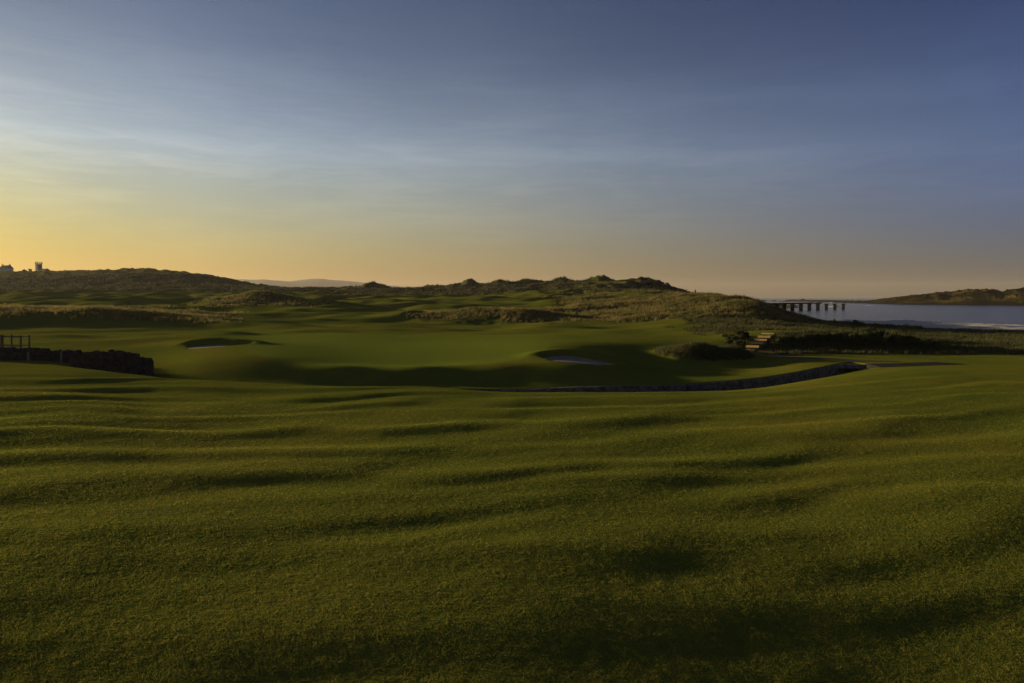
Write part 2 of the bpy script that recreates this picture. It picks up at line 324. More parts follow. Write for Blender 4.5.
def ground_material():
    m, nt, b = mat('turf'); p = pos(nt)
    rough = attr(nt, 'rough'); grn = attr(nt, 'green'); bed = attr(nt, 'bed'); sand = attr(nt, 'sand')
    n1 = noise(nt, p, .09, 5, .6); n2 = noise(nt, p, .55, 5, .65); n3 = noise(nt, p, 9, 6, .7)
    fair = ramp(nt, n1, [(.30, (.098,.136,.017)), (.50, (.145,.160,.020)), (.68, (.205,.180,.024))])
    fair = mix(nt, mth(nt, 'MULTIPLY', n2, .55), fair, (.052,.074,.011))
    fair = mix(nt, ramp(nt, n3, [(.42, (0,0,0)), (.72, (.55,.55,.55))]), fair, (.13,.115,.018))
    fair = mix(nt, ramp(nt, n3, [(.30, (.6,.6,.6)), (.46, (0,0,0))]), fair, (.025,.032,.004))
    green = mix(nt, n2, (.120,.158,.020), (.142,.165,.022))
    c = mix(nt, grn, fair, green)
    r1 = noise(nt, p, .16, 5, .65); r2 = noise(nt, p, 1.3, 5, .7)
    rc = ramp(nt, r1, [(.32, (.050,.064,.013)), (.50, (.10,.094,.024)), (.66, (.18,.14,.045))])
    rc = mix(nt, ramp(nt, r2, [(.35, (.75,.75,.75)), (.6, (0,0,0))]), rc, (.035,.042,.016))
    c = mix(nt, rough, c, rc)
    c = mix(nt, sand, c, mix(nt, r2, (.60,.55,.44), (.50,.46,.37)))
    c = mix(nt, bed, c, mix(nt, r2, (.03,.026,.018), (.07,.06,.045)))
    nt.links.new(c, b.inputs['Base Color'])
    b.inputs['Roughness'].default_value = 1; b.inputs['Specular IOR Level'].default_value = .0
    b.inputs['Sheen Weight'].default_value = .0; b.inputs['Sheen Roughness'].default_value = .45; b.inputs['Sheen Tint'].default_value = (.75,.80,.25,1)
    a = bump(nt, None, noise(nt, p, 13, 5, .75), .38, .02)
    a = bump(nt, None, noise(nt, p, 48, 3, .7), .4, .008, a)
    k = N(nt, 'ShaderNodeBump'); nt.links.new(mth(nt, 'MULTIPLY', rough, .6), k.inputs['Strength']); k.inputs['Distance'].default_value = .45
    nt.links.new(noise(nt, p, .9, 7, .75), k.inputs['Height']); nt.links.new(a, k.inputs['Normal'])
    # upright blades: facets leaning every way, finer than the bumps
    nn = N(nt, 'ShaderNodeTexNoise'); nn.inputs['Scale'].default_value = 55; nn.inputs['Detail'].default_value = 2; nt.links.new(p, nn.inputs['Vector'])
    v1 = N(nt, 'ShaderNodeVectorMath', operation='SUBTRACT'); nt.links.new(nn.outputs['Color'], v1.inputs[0]); v1.inputs[1].default_value = (.5,.5,.5)
    v2 = N(nt, 'ShaderNodeVectorMath', operation='MULTIPLY'); nt.links.new(v1.outputs[0], v2.inputs[0]); v2.inputs[1].default_value = (3.7, 3.7, 0)
    v3 = N(nt, 'ShaderNodeVectorMath', operation='ADD'); nt.links.new(v2.outputs[0], v3.inputs[0]); nt.links.new(k.outputs[0], v3.inputs[1])
    v4 = N(nt, 'ShaderNodeVectorMath', operation='NORMALIZE'); nt.links.new(v3.outputs[0], v4.inputs[0])
    nt.links.new(v4.outputs[0], b.inputs['Normal'])
    return m
def simple(name, c0, c1, scale=2, rough=.8, bs=.3, bd=.03, spec=.04):
    m, nt, b = mat(name); p = N(nt, 'ShaderNodeTexCoord').outputs['Object']
    n = noise(nt, p, scale, 6, .65)
    nt.links.new(mix(nt, ramp(nt, n, [(.35, (0,0,0)), (.65, (1,1,1))]), c0, c1), b.inputs['Base Color'])
    b.inputs['Roughness'].default_value = rough; b.inputs['Specular IOR Level'].default_value = spec
    bump(nt, b, noise(nt, p, scale*3, 5, .7), bs, bd); return m
def leafy(name, c0, c1, scale=.7, trans=.35):
    m, nt, b = mat(name); p = pos(nt)
    n = noise(nt, p, scale, 4, .6)
    c = mix(nt, ramp(nt, n, [(.36, (0,0,0)), (.64, (1,1,1))]), c0, c1)
    nt.links.new(c, b.inputs['Base Color']); b.inputs['Roughness'].default_value = .7; b.inputs['Specular IOR Level'].default_value = .15
    t = N(nt, 'ShaderNodeBsdfTranslucent'); nt.links.new(c, t.inputs[0])
    ms = N(nt, 'ShaderNodeMixShader'); ms.inputs[0].default_value = trans
    nt.links.new(b.outputs[0], ms.inputs[1]); nt.links.new(t.outputs[0], ms.inputs[2]); nt.links.new(ms.outputs[0], nt.nodes['Material Output'].inputs[0])
    return m
M = {}
M['turf'] = ground_material()
M['marram'] = leafy('marram_grass', (.066,.072,.016), (.215,.165,.052), .2, .45)
M['scrubgrass'] = leafy('coarse_green_grass', (.040,.050,.014), (.095,.088,.030), .15, .4)
M['gorse'] = leafy('gorse_leaves', (.020,.031,.008), (.078,.080,.022), 1.2, .3)
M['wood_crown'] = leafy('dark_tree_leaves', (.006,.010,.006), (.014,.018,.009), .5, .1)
M['bark'] = simple('bark', (.05,.04,.03), (.09,.07,.05), 6)
M['field_stone'] = simple('dry_wall_stone', (.016,.014,.013), (.055,.046,.040), 2.5, .9, .6, .05)
M['burn_stone'] = simple('burn_wall_stone', (.07,.060,.049), (.21,.18,.145), 2.0, .9, .6, .05)
M['mortar'] = simple('dark_gap', (.02,.018,.016), (.05,.045,.04), 3)
M['post'] = simple('pale_stone_post', (.11,.10,.07), (.18,.16,.11), 4)
M['timber'] = simple('weathered_timber', (.06,.05,.04), (.11,.09,.07), 5)
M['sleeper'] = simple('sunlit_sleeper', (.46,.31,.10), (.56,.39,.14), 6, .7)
M['gravel'] = simple('gravel', (.050,.042,.030), (.085,.072,.052), 5, .9, .5, .03)
M['asphalt'] = simple('old_asphalt', (.016,.013,.010), (.030,.025,.019), 4, .85, .4, .02)
M['sand'] = simple('bunker_sand', (.21,.175,.125), (.28,.235,.175), 3, .95, .4, .03)
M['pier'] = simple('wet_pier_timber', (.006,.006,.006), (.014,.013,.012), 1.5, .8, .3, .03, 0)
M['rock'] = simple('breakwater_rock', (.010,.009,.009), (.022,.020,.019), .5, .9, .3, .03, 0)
M['slate'] = simple('dark_slate', (.05,.05,.055), (.09,.09,.095), 2)
M['render_white'] = simple('white_render', (.55,.54,.52), (.68,.66,.63), 1)
M['sandstone'] = simple('tower_stone', (.14,.12,.10), (.22,.19,.16), 1.2)
M['pane'] = simple('window_dark', (.02,.02,.025), (.04,.04,.05), 2, .2)
M['far_hill'] = simple('far_hill', (.09,.09,.06), (.14,.125,.08), .003, .9, 0, 0)
M['cloth_dark'] = simple('dark_jacket', (.02,.02,.03), (.035,.035,.05), 8)
M['skin'] = simple('skin', (.35,.22,.16), (.42,.27,.2), 8)

# ------------------------------------------------------------------ ground sheet
us = np.linspace(-.86, .86, 1150); ext = np.array([.9,.95,1.02,1.1,1.2,1.32,1.7,2.5,4,8,16,30])
us = np.concatenate([-ext[::-1], us, ext])
rows = []
h0 = 6.9
pyv = np.arange(1500, 392, -1.0); yv = h0*F/(pyv-HY)             # about 1 px of sight per row
yv = yv[(yv > 6.5) & (yv < 52)]
yrows = np.concatenate([[4, 5, 6], yv, np.arange(yv[-1]+.25, 96, .19), np.geomspace(96.2, 620, 420), np.geomspace(625, 3000, 70)])
back = np.array([-400, -150, -60, -25, -10, 0, 2.5])
V = []; Yall = np.concatenate([back, yrows])
UU, YY = np.meshgrid(us, Yall)
XX = UU*np.where(YY < 4, 4+(4-YY), YY)
ZZ = height(XX, YY)
ZZ = np.where(YY < 4, height(XX, np.full_like(YY, 4.0), False), ZZ)
nR, nC = UU.shape
idx = np.arange(nR*nC).reshape(nR, nC)
Fq = np.stack([idx[:-1, :-1], idx[:-1, 1:], idx[1:, 1:], idx[1:, :-1]], -1).reshape(-1, 4)
VV = np.stack([XX, YY, ZZ], -1).reshape(-1, 3)
RM = rough_mask(XX, YY); GM = green_mask(XX, YY)
dB, _ = seg_dist(XX, YY, BURN)
bed = ((dB < .05) & (dB > -4.4) & (ZZ < 1.15) & (XX > -30) & (XX < 43)).astype(float)
PXX = pxof(XX, YY)
sandm = sstep(1.3, .55, ZZ) if False else (1-sstep(.55, 1.0, ZZ+.3*fbm(XX/8, YY/8, 71, 2)))*sstep(780, 800, PXX)*sstep(180, 200, YY)
RM = RM*(1-sandm)
ground = struct(np_mesh('ground', VV, Fq, M['turf'], attrs={'rough': RM, 'green': GM, 'bed': bed, 'sand': sandm}))

# water in the burn
def strip(name, line, hw0, hw1, zf, material, n=120, m=5):
    """ribbon that follows a polyline; zf(x,y) gives its height"""
    pts = [Vector((a, b)) for a, b in line]; cum = [0]
    for a, b in zip(pts[:-1], pts[1:]): cum.append(cum[-1]+(b-a).length)
    V = []; Fc = []
    for i in range(n+1):
        s = cum[-1]*i/n; k = max(j for j in range(len(cum)-1) if cum[j] <= s+1e-9)
        t = (s-cum[k])/(cum[k+1]-cum[k]); p = pts[k].lerp(pts[k+1], t)
        d0 = (pts[k+1]-pts[k]).normalized()
        if t > .5 and k+2 < len(pts): d0 = d0.lerp((pts[k+2]-pts[k+1]).normalized(), t-.5).normalized()
        if t <= .5 and k > 0: d0 = d0.lerp((pts[k]-pts[k-1]).normalized(), .5-t).normalized()
        nn = Vector((-d0.y, d0.x))
        for j in range(m+1):
            o = hw0+(hw1-hw0)*j/m + random.uniform(-.05, .05)*(j in (0, m)); q = p+nn*o
            V.append((q.x, q.y, zf(q.x, q.y)))
    for i in range(n):
        for j in range(m): a = i*(m+1)+j; Fc.append((a, a+m+1, a+m+2, a+1))
    Fc = [tuple(reversed(f)) for f in Fc]
    V = np.array(V)
    return V, Fc
def ground_strip(name, line, hw0, hw1, lift, material, n=160, m=8):
    V, Fc = strip(name, line, hw0, hw1, lambda x, y: 0, material, n, m)
    V[:, 2] = height(V[:, 0], V[:, 1], False)+lift
    return struct(np_mesh(name, V, Fc, material))
wm, nt, b = mat('water'); p = pos(nt)
b.inputs['Base Color'].default_value = (.012,.018,.022,1); b.inputs['Roughness'].default_value = .16; b.inputs['IOR'].default_value = 1.33
mp = mapping(nt, p, (.5, 1.0, 1))
a1 = bump(nt, None, noise(nt, mapping(nt, p, (.18,.45,1)), 1, 5, .6), .8, .6)
a2 = bump(nt, b, noise(nt, mapping(nt, p, (1.2,2.2,1)), 1, 4, .6), .35, .12, a1)
M['water'] = wm
V, Fc = strip('burn_water', BURN[2:-2], -3.6, .02, lambda x, y: .95, None, 120, 1)
struct(np_mesh('burn_water', V, Fc, M['water']))
# sea / river
struct(mesh_obj('sea', [(-12500,-12500,0),(12500,-12500,0),(12500,12500,0),(-12500,12500,0)], [(0,1,2,3)], M['water']))

# ------------------------------------------------------------------ bunkers (sand sheets)
for b_ in BUNK:
    nr, na = 14, 64; V = []; Fc = []
    cx, cy = b_['c']; c, s = math.cos(b_['rot']), math.sin(b_['rot'])
    for i in range(nr+1):
        for j in range(na):
            an = 2*math.pi*j/na; wob = 1+.10*math.sin(3*an+1)+.06*math.sin(5*an)
            e = .93*i/nr*wob; ex, ey = e*math.cos(an)*b_['a'], e*math.sin(an)*b_['b']
            V.append((cx+ex*c-ey*s, cy+ex*s+ey*c, 0))
    V = np.array(V); V[:, 2] = height(V[:, 0], V[:, 1], False)+.03+.02*perlin(V[:, 0]*2, V[:, 1]*2, 9)
    for i in range(nr):
        for j in range(na): Fc.append((i*na+j, (i+1)*na+j, (i+1)*na+(j+1) % na, i*na+(j+1) % na))
    struct(np_mesh('bunker_sand', V, Fc, M['sand']))

# ------------------------------------------------------------------ paths
ground_strip('path', [W(752, 87), W(775, 86), W(805, 82), W(830, 79), W(862, 76.5), W(900, 75)], -1.0, 1.0, .03, M['gravel'])
ground_strip('road', [W(868, 71.5), W(900, 71), W(944, 71.5)], -3.2, 1.2, .035, M['asphalt'])

# ------------------------------------------------------------------ stone walls
def stone_courses(line, z_top, z_bot, thick, material, parent, name='stones', sl=(.25,.6), sh=.2, out=.03, cope=False):
    """dry stone face: individual blocks of uneven size along a polyline; one mesh (a surface pattern of one wall)"""
    mb = MB(); pts = [Vector(p) for p in line]; cum = [0]
    for a, b in zip(pts[:-1], pts[1:]): cum.append(cum[-1]+(b-a).length)
    def at(s):
        s = min(max(s, 0), cum[-1]-1e-6); k = max(j for j in range(len(cum)-1) if cum[j] <= s)
        t = (s-cum[k])/(cum[k+1]-cum[k]); return pts[k].lerp(pts[k+1], t)
    def nrm(s):
        d = (at(s+.4)-at(s-.4)).normalized(); return Vector((-d.y, d.x))
    L = cum[-1]
    nc = max(1, int(round(max(z_top(s)-z_bot(s) for s in np.linspace(0, L, 9))/sh)))
    for k in range(nc):
        s = random.uniform(-.3, 0)
        while s < L:
            l = random.uniform(*sl); s0, s1 = max(s, 0), min(s+l, L)
            if s1-s0 > .05:
                g = .012
                q = []
                o = random.uniform(-out, out)
                for kk in (k, k+1):
                    for ss, side in ((s0+g, -1), (s1-g, -1), (s1-g, 1), (s0+g, 1)):
                        zt, zb = z_top(ss), z_bot(ss)
                        z = zb+(zt-zb)*kk/nc + (g if kk == k else -g)
                        p = at(ss)+nrm(ss)*side*(thick/2+o)
                        q.append((p.x+random.uniform(-.012,.012), p.y+random.uniform(-.012,.012), z+random.uniform(-.015,.015)))
                mb.hexa(q)
            s += l
    if cope:
        s = 0
        while s < L:
            l = random.uniform(.12, .24); hh = random.uniform(.10, .36); q = []
            tl = random.uniform(-.06, .06)
            for dz, tt in ((-.02, 0), (hh, tl)):
                for ss, side in ((s+.01, -1), (s+l-.01, -1), (s+l-.01, 1), (s+.01, 1)):
                    p = at(ss+tt)+nrm(ss)*side*(thick/2+.02-(.05 if dz > 0 else 0)); q.append((p.x, p.y, z_top(ss)+dz+random.uniform(-.02,.02)))
            mb.hexa(q); s += l
    return mb.build(name, material, parent)
def core(line, z_top, z_bot, thick, material, parent):
    mb = MB(); s = 0
    for a, b in zip(line[:-1], line[1:]):
        a, b = Vector(a), Vector(b); l = (b-a).length; d = (b-a)/l; n = Vector((-d.y, d.x))*thick/2
        q = [(p.x, p.y, z) for zf in (z_bot, z_top) for p, z in ((a-n, zf(s)), (b-n, zf(s+l)), (b+n, zf(s+l)), (a+n, zf(s)))]
        mb.hexa(q); s += l
    return mb.build('wall_core', material, parent)
def dry_wall(line, tops, label, cat='wall'):
    L = sum(math.hypot(b[0]-a[0], b[1]-a[1]) for a, b in zip(line[:-1], line[1:]))
    zt = lambda s: float(np.interp(s/L, np.linspace(0, 1, len(tops)), tops))
    cum = [0]
    for a, b in zip(line[:-1], line[1:]): cum.append(cum[-1]+math.hypot(b[0]-a[0], b[1]-a[1]))
    zg = [H(*p) for p in line]
    zb = lambda s: float(np.interp(s, cum, zg))-.25
    e = empty('stone_wall', (line[0][0], line[0][1], zg[0]), label, cat)
    objs = [core(line, lambda s: zt(s)-.03, zb, .42, M['mortar'], e),
            stone_courses(line, zt, zb, .56, M['field_stone'], e, 'stonework', cope=True)]
    for o in objs: o.matrix_parent_inverse = Matrix.Translation(-Vector(e.location))
    return e
def zsight(py, Y): return CZ-(py-HY)/F*Y
dry_wall([W(72, 66.2), W(95, 65.3), W(125, 64.2), W(144, 63.6), W(151, 64.6)], [zsight(358.5, 66.2), zsight(354.5, 65.3), zsight(353.6, 64.2), zsight(356.0, 63.6), zsight(362, 64.6)], 'taller dark dry stone wall standing beside the dip left of the green, its right end turned back')
w2 = dry_wall([W(-60, 73), W(-10, 72), W(30, 71), W(62, 71), W(80, 73)], [zsight(350.5, 73), zsight(351.5, 71), zsight(350.5, 71), zsight(353, 73)], 'lower dark dry stone wall with pale posts at the far left edge')
for px, top in ((28, 353), (61, 352)):
    x, y = W(px, 70.3); mb = MB(); zg = H(x, y)
    mb.box(x-.08, x+.08, y-.07, y+.07, zg-.2, zsight(top, 70.3), .01); mb.bar((x, y, zsight(top, 70.3)-.01), (x, y, zsight(top, 70.3)+.09), .13, .04, 4)
    o = mb.build('marker_post', M['post'])
    tag(o, 'pale stone post standing against the low dark wall, ' + ('nearer the left edge of the photo' if px == 28 else 'nearer the taller wall'), 'post', 'pale posts against the low wall')

# timber rail structure at the left edge
x0, y0 = W(-8, 74); x1, y1 = W(21.5, 73); zg = min(H(x0, y0), H(x1, y1))
e = empty('timber_footbridge', (x0, y0, zg), 'dark timber footbridge rail with braced posts behind the low stone wall at the left edge', 'footbridge')
zt = zsight(336, 73)
def lp(t, dz=0, dy=0): return (x0+(x1-x0)*t-x0, y0+(y1-y0)*t+dy-y0, dz)
for t in (0, .36, .97):
    for dy in (0, 1.3):
        mb = MB(); mb.bar(lp(t, -.3, dy), lp(t, zt-zg+.05, dy), .085, .08, 4); mb.build('post', M['timber'], e)
for hz in (.95, .55):
    for dy in (0, 1.3):
        mb = MB(); mb.bar(lp(-.6, (zt-zg)*hz, dy), lp(.99, (zt-zg)*hz-.02, dy), .06, .06, 4); mb.build('rail', M['timber'], e)
for a, b_ in ((.36, .72), (.72, .97)):
    mb = MB(); mb.bar(lp(a, .35 if a < .5 else (zt-zg)*.55), lp(b_, (zt-zg)*.55 if a < .5 else .3), .05, .05, 4); mb.build('brace', M['timber'], e)
mb = MB()
for k in range(16): mb.box(-2.2+k*.33, -2.2+k*.33+.3, -.1, 1.4, .30, .36, .004)
mb.build('deck', M['timber'], e)

# retaining wall of the burn
line = [p for p in BURN if -29 < p[0] < 37.5]
line = [(a, b+.12) for a, b in line]
cum = [0]
for a, b in zip(line[:-1], line[1:]): cum.append(cum[-1]+math.hypot(b[0]-a[0], b[1]-a[1]))
zts = [H(p[0], p[1]+.55)+.03 for p in line]
dense = np.linspace(0, cum[-1], 60)
xs = np.interp(dense, cum, [p[0] for p in line]); ys = np.interp(dense, cum, [p[1] for p in line])
ztd = [H(x, y+.6)+.02 for x, y in zip(xs, ys)]
zt_ = lambda s: float(np.interp(s, dense, ztd))
e = empty('burn_wall', (line[0][0], line[0][1], .7), 'long curving grey stone retaining wall lining the far bank of the burn below the green', 'wall')
dl = [(float(x), float(y)) for x, y in zip(xs, ys)]
ob = [core(dl, lambda s: zt_(s)-.10, lambda s: .4, .40, M['mortar'], e),
      stone_courses(dl, lambda s: zt_(s)-.08, lambda s: .62, .5, M['burn_stone'], e, 'stonework', sl=(.3,.85), sh=.24, out=.04)]
for o in ob: o.matrix_parent_inverse = Matrix.Translation(-Vector(e.location))

# culvert bridge that carries the path over the burn
bx, by = W(846, 75.0)
zg = H(bx+1.5, by+2.2)
e = empty('culvert_bridge', (bx, by, zg), 'low stone culvert carrying the gravel path over the right end of the burn', 'bridge', rz=math.radians(-12))
def bz(mb, name, m_): o = mb.build(name, m_, e); return o
dz = zsight(364.0, 74)-zg
mb = MB(); mb.box(-2.4, 3.0, -2.0, 2.2, dz-.32, dz, .02); bz(mb, 'slab', M['gravel'])
mb = MB()
for k in range(12): mb.box(-2.4+k*.43, -2.4+k*.43+.40, -2.22, -2.003, dz-.40+random.uniform(0,.02), dz+.06+random.uniform(0,.04), .012)
bz(mb, 'kerb_stones', M['burn_stone'])
for sx in (-2.4, 2.5):
    mb = MB()
    for k in range(5):
        for j in range(4): mb.box(sx, sx+.5, -1.95+j*1.1, -1.95+j*1.1+1.07, dz-.42-(k+1)*.27, dz-.42-k*.27-.02, .015)
    bz(mb, 'abutment', M['burn_stone'])

# steps up the bank
sx0, sy0 = W(748, 87.6); sx1, sy1 = W(768, 98.5)
e = empty('timber_steps', (sx0, sy0, H(sx0, sy0)), 'flight of golden sunlit timber steps climbing the dune bank beside the gorse', 'steps')
ax = math.atan2(sy1-sy0, sx1-sx0)
zs0, zs1 = zsight(349.5, 87.6), zsight(333.5, 98.5)
for k in range(6):
    t = k/5; x = sx0+(sx1-sx0)*t; y = sy0+(sy1-sy0)*t; z = zs0+(zs1-zs0)*(t)+.05
    mb = MB(); mb.box(-.85, .85, -.14, .14, -.24, .04, .015)
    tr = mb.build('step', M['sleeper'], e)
    mb2 = MB(); mb2.box(-.9, .9, .143, 1.9, -.35, -.05, .01); t2 = mb2.build('tread', M['timber'], tr)
    tr.location = (x-sx0, y-sy0, z-e.location.z); tr.rotation_euler = (0, 0, math.radians(-33))

# ------------------------------------------------------------------ river pier
def sea_pt(px, Y, z=0): x, y = W(px, Y); return (x, y, z)
p0 = Vector(sea_pt(762, 470)); p1 = Vector(sea_pt(819.5, 540))
q1 = Vector(sea_pt(843.5, 560))
dz = zsight(302.8, 530)
e = empty('river_pier', tuple(p0), 'dark timber pier running out over the river on stout pillars', 'pier')
d = (p1-p0).normalized(); ang = math.atan2(d.y, d.x)
n = Vector((-d.y, d.x, 0))
def obox(mb, a, b_, hw, z0, z1):
    q = [(p.x, p.y, z) for z in (z0, z1) for p in (a-n*hw, b_-n*hw, b_+n*hw, a+n*hw)]; mb.hexa(q)
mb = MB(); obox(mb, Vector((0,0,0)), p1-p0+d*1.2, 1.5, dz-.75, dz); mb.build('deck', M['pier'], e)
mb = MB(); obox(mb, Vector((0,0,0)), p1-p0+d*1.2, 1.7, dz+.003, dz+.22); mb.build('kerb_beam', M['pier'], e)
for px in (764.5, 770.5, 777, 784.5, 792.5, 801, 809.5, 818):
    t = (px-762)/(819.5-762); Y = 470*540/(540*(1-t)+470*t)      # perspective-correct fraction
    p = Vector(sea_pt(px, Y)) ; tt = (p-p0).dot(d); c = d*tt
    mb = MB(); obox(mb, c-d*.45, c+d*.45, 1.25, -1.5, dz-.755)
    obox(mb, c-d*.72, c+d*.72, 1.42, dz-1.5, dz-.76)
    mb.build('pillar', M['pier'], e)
for px, Y, txt in ((826.5, 546, 'nearest to the end of the deck'), (835, 553, 'middle one of the three'), (843.5, 560, 'outermost of the three')):
    p = Vector(sea_pt(px, Y)); mb = MB(); z1 = zsight(303.6, Y)
    mb.box(-.6, .6, -1.0, 1.0, -1.5, z1-.9, .05); mb.box(-.95, .95, -1.3, 1.3, z1-.9, z1, .06)
    o = mb.build('broken_pier_pillar', M['pier']); o.location = p; o.rotation_euler = (0, 0, ang)
    tag(o, 'dark lone pillar standing in the river past the pier, '+txt, 'pillar', 'lone pier pillars in the river')

# ------------------------------------------------------------------ far shore, breakwater, far hills
pxs = np.linspace(868, 1400, 760); ts = np.linspace(0, 1, 130)
PXg, Tg = np.meshgrid(pxs, ts)
front = np.interp(PXg, [868, 900, 1024, 1500], [1010, 900, 790, 640])
Yg = front+Tg*230; Xg = (PXg-CX)/F*Yg
crest = np.interp(PXg, [868,885,900,920,940,950,960,975,985,995,1003,1010,1024,1060,1120,1200,1500], [300.6,298.6,297.2,295.6,294.0,293.6,291.6,290.6,290.6,291.2,293.2,291.2,289.4,288.5,290,287,285])
Zc = CZ-(crest-HY)/F*(front+80)
prof = sstep(0, .30, Tg)**.7*(1-.55*sstep(.45, 1, Tg))
Zg = -1+ (Zc+1)*prof*(1+.0*Tg)+ (4.2*(1-2*np.abs(fbm(Xg/30, Yg/46, 81, 4)))-2.2)*sstep(.02, .2, Tg)*np.clip((PXg-868)/60, 0, 1)
Zg = Zg+sstep(.05,.25,Tg)*np.clip((PXg-868)/60, 0, 1)*(2.6*fbm(Xg/11, Yg/16, 84, 5)+1.2*fbm(Xg/3.5, Yg/4, 86, 2)-.8*np.abs(fbm(Xg/5, Yg/9, 85, 2)))
nR, nC = PXg.shape; idx = np.arange(nR*nC).reshape(nR, nC)
Fq = np.stack([idx[:-1, :-1], idx[:-1, 1:], idx[1:, 1:], idx[1:, :-1]], -1).reshape(-1, 4)
m, nt, b = mat('far_dunes'); p = pos(nt)
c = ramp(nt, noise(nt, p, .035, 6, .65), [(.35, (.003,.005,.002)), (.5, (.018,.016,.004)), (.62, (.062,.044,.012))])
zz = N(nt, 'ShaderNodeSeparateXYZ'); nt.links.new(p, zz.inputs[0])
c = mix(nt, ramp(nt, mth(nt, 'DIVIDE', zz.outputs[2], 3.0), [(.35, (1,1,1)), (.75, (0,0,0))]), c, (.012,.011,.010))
nt.links.new(c, b.inputs['Base Color']); b.inputs['Roughness'].default_value = 1; b.inputs['Specular IOR Level'].default_value = 0
bump(nt, b, noise(nt, p, .25, 5, .7), .8, 2.0); M['far_dunes'] = m
struct(np_mesh('hills', np.stack([Xg, Yg, Zg], -1).reshape(-1, 3), Fq, M['far_dunes']))
# breakwater of rocks running out to sea from the far shore
bl = [W(788, 1560), W(800, 1500), W(830, 1300), W(855, 1130), W(885, 1000)]
mb = MB()
for (a, b_) in zip(bl[:-1], bl[1:]):
    a = Vector(a); b_ = Vector(b_); L = (b_-a).length; k = int(L/3)
    for i in range(k):
        p = a.lerp(b_, i/k); w = random.uniform(4, 6); hgt = random.uniform(2.8, 4.2)
        mb.box(p.x-w, p.x+w, p.y-w, p.y+w, -1, hgt*.55, .4, random.uniform(0, 1.5), (p.x, p.y))
        mb.box(p.x-w*.5, p.x+w*.5, p.y-w*.5, p.y+w*.5, hgt*.5, hgt, .5, random.uniform(0, 1.5), (p.x, p.y))
e = empty('breakwater', (bl[0][0], bl[0][1], 0), 'long low dark rock breakwater reaching out to sea from the far shore', 'breakwater')
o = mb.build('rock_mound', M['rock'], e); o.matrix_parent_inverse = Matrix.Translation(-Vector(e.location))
x, y = W(803, 1490); mb = MB(); mb.box(x-3.2, x+3.2, y-2.5, y+2.5, 1.6, 4.2, .2); mb.prism(x-3.5, x+3.5, y-2.8, y+2.8, 4.2, 5.8)
o = mb.build('beacon_hut', M['rock']); tag(o, 'tiny dark hut on the tip of the rock breakwater', 'hut')
# far hills across the bay
pxs = np.linspace(150, 470, 220); Tg, PXg = np.meshgrid(np.linspace(0, 1, 24), pxs, indexing='ij')
Yg = 7300+Tg*1500; Xg = (PXg-CX)/F*Yg
crest = np.interp(PXg, [150,215,240,265,290,305,320,345,365,400,470], [285,280.5,280,279.6,280.4,279.2,278.8,280.6,282.6,287,292])
Zg = (CZ+(HY-crest)/F*8050)*np.sin(np.pi*np.clip(Tg, 0, 1))**.8+24*fbm(Xg/500, Yg/300, 91, 4)*Tg*(1-Tg)*4-2
nR, nC = PXg.shape; idx = np.arange(nR*nC).reshape(nR, nC)
Fq = np.stack([idx[:-1, :-1], idx[:-1, 1:], idx[1:, 1:], idx[1:, :-1]], -1).reshape(-1, 4)
struct(np_mesh('hills', np.stack([Xg, Yg, Zg], -1).reshape(-1, 3), Fq, M['far_hill']))

# ------------------------------------------------------------------ buildings on the left skyline
def bbox_part(name, m_, e, *boxes):
    mb = MB()
    for b_ in boxes: mb.box(*b_)
    return mb.build(name, m_, e)
# church
cx, cy = W(38.5, 935); cz = H(cx, cy)-1
e = empty('church', (cx, cy, cz), 'dark stone church on the left skyline, square pinnacled tower and low roofed nave', 'church', rz=math.radians(-30))
tz = zsight(264.2, 935)-cz
tw = bbox_part('tower', M['sandstone'], e, (-2.9,2.9,-2.9,2.9,-4,tz), (-3.15,3.15,-3.15,3.15,tz*.62,tz*.64), (-3.15,3.15,-3.15,3.15,tz-.9,tz-.6))
for sx in (-2.55, 2.55):
    for sy in (-2.55, 2.55):
        mb = MB(); mb.box(sx-.65, sx+.65, sy-.65, sy+.65, tz, tz+2.2); mb.bar((sx, sy, tz+2.2), (sx, sy, tz+4), .75, .05, 4); mb.build('pinnacle', M['sandstone'], tw)
for ang_ in range(4):
    mb = MB(); c, s = math.cos(ang_*math.pi/2), math.sin(ang_*math.pi/2)
    mb.box(2.91, 3.0, -.6, .6, tz*.7, tz*.7+2.6, 0, ang_*math.pi/2); mb.build('belfry_opening', M['pane'], tw)
nz = zsight(271.2, 935)-cz
bbox_part('nave', M['render_white'], e, (2.95, 23, -4, 4, -4, nz))
mb = MB(); mb.prism(2.96, 23.4, -4.5, 4.5, nz+.003, nz+3.2); mb.build('roof', M['slate'], e)
for k in range(5):
    for sy in (-4.05, 4.005): bbox_part('window', M['pane'], e, (5+k*3.6, 6.2+k*3.6, sy, sy+.045, nz-3, nz-.6))
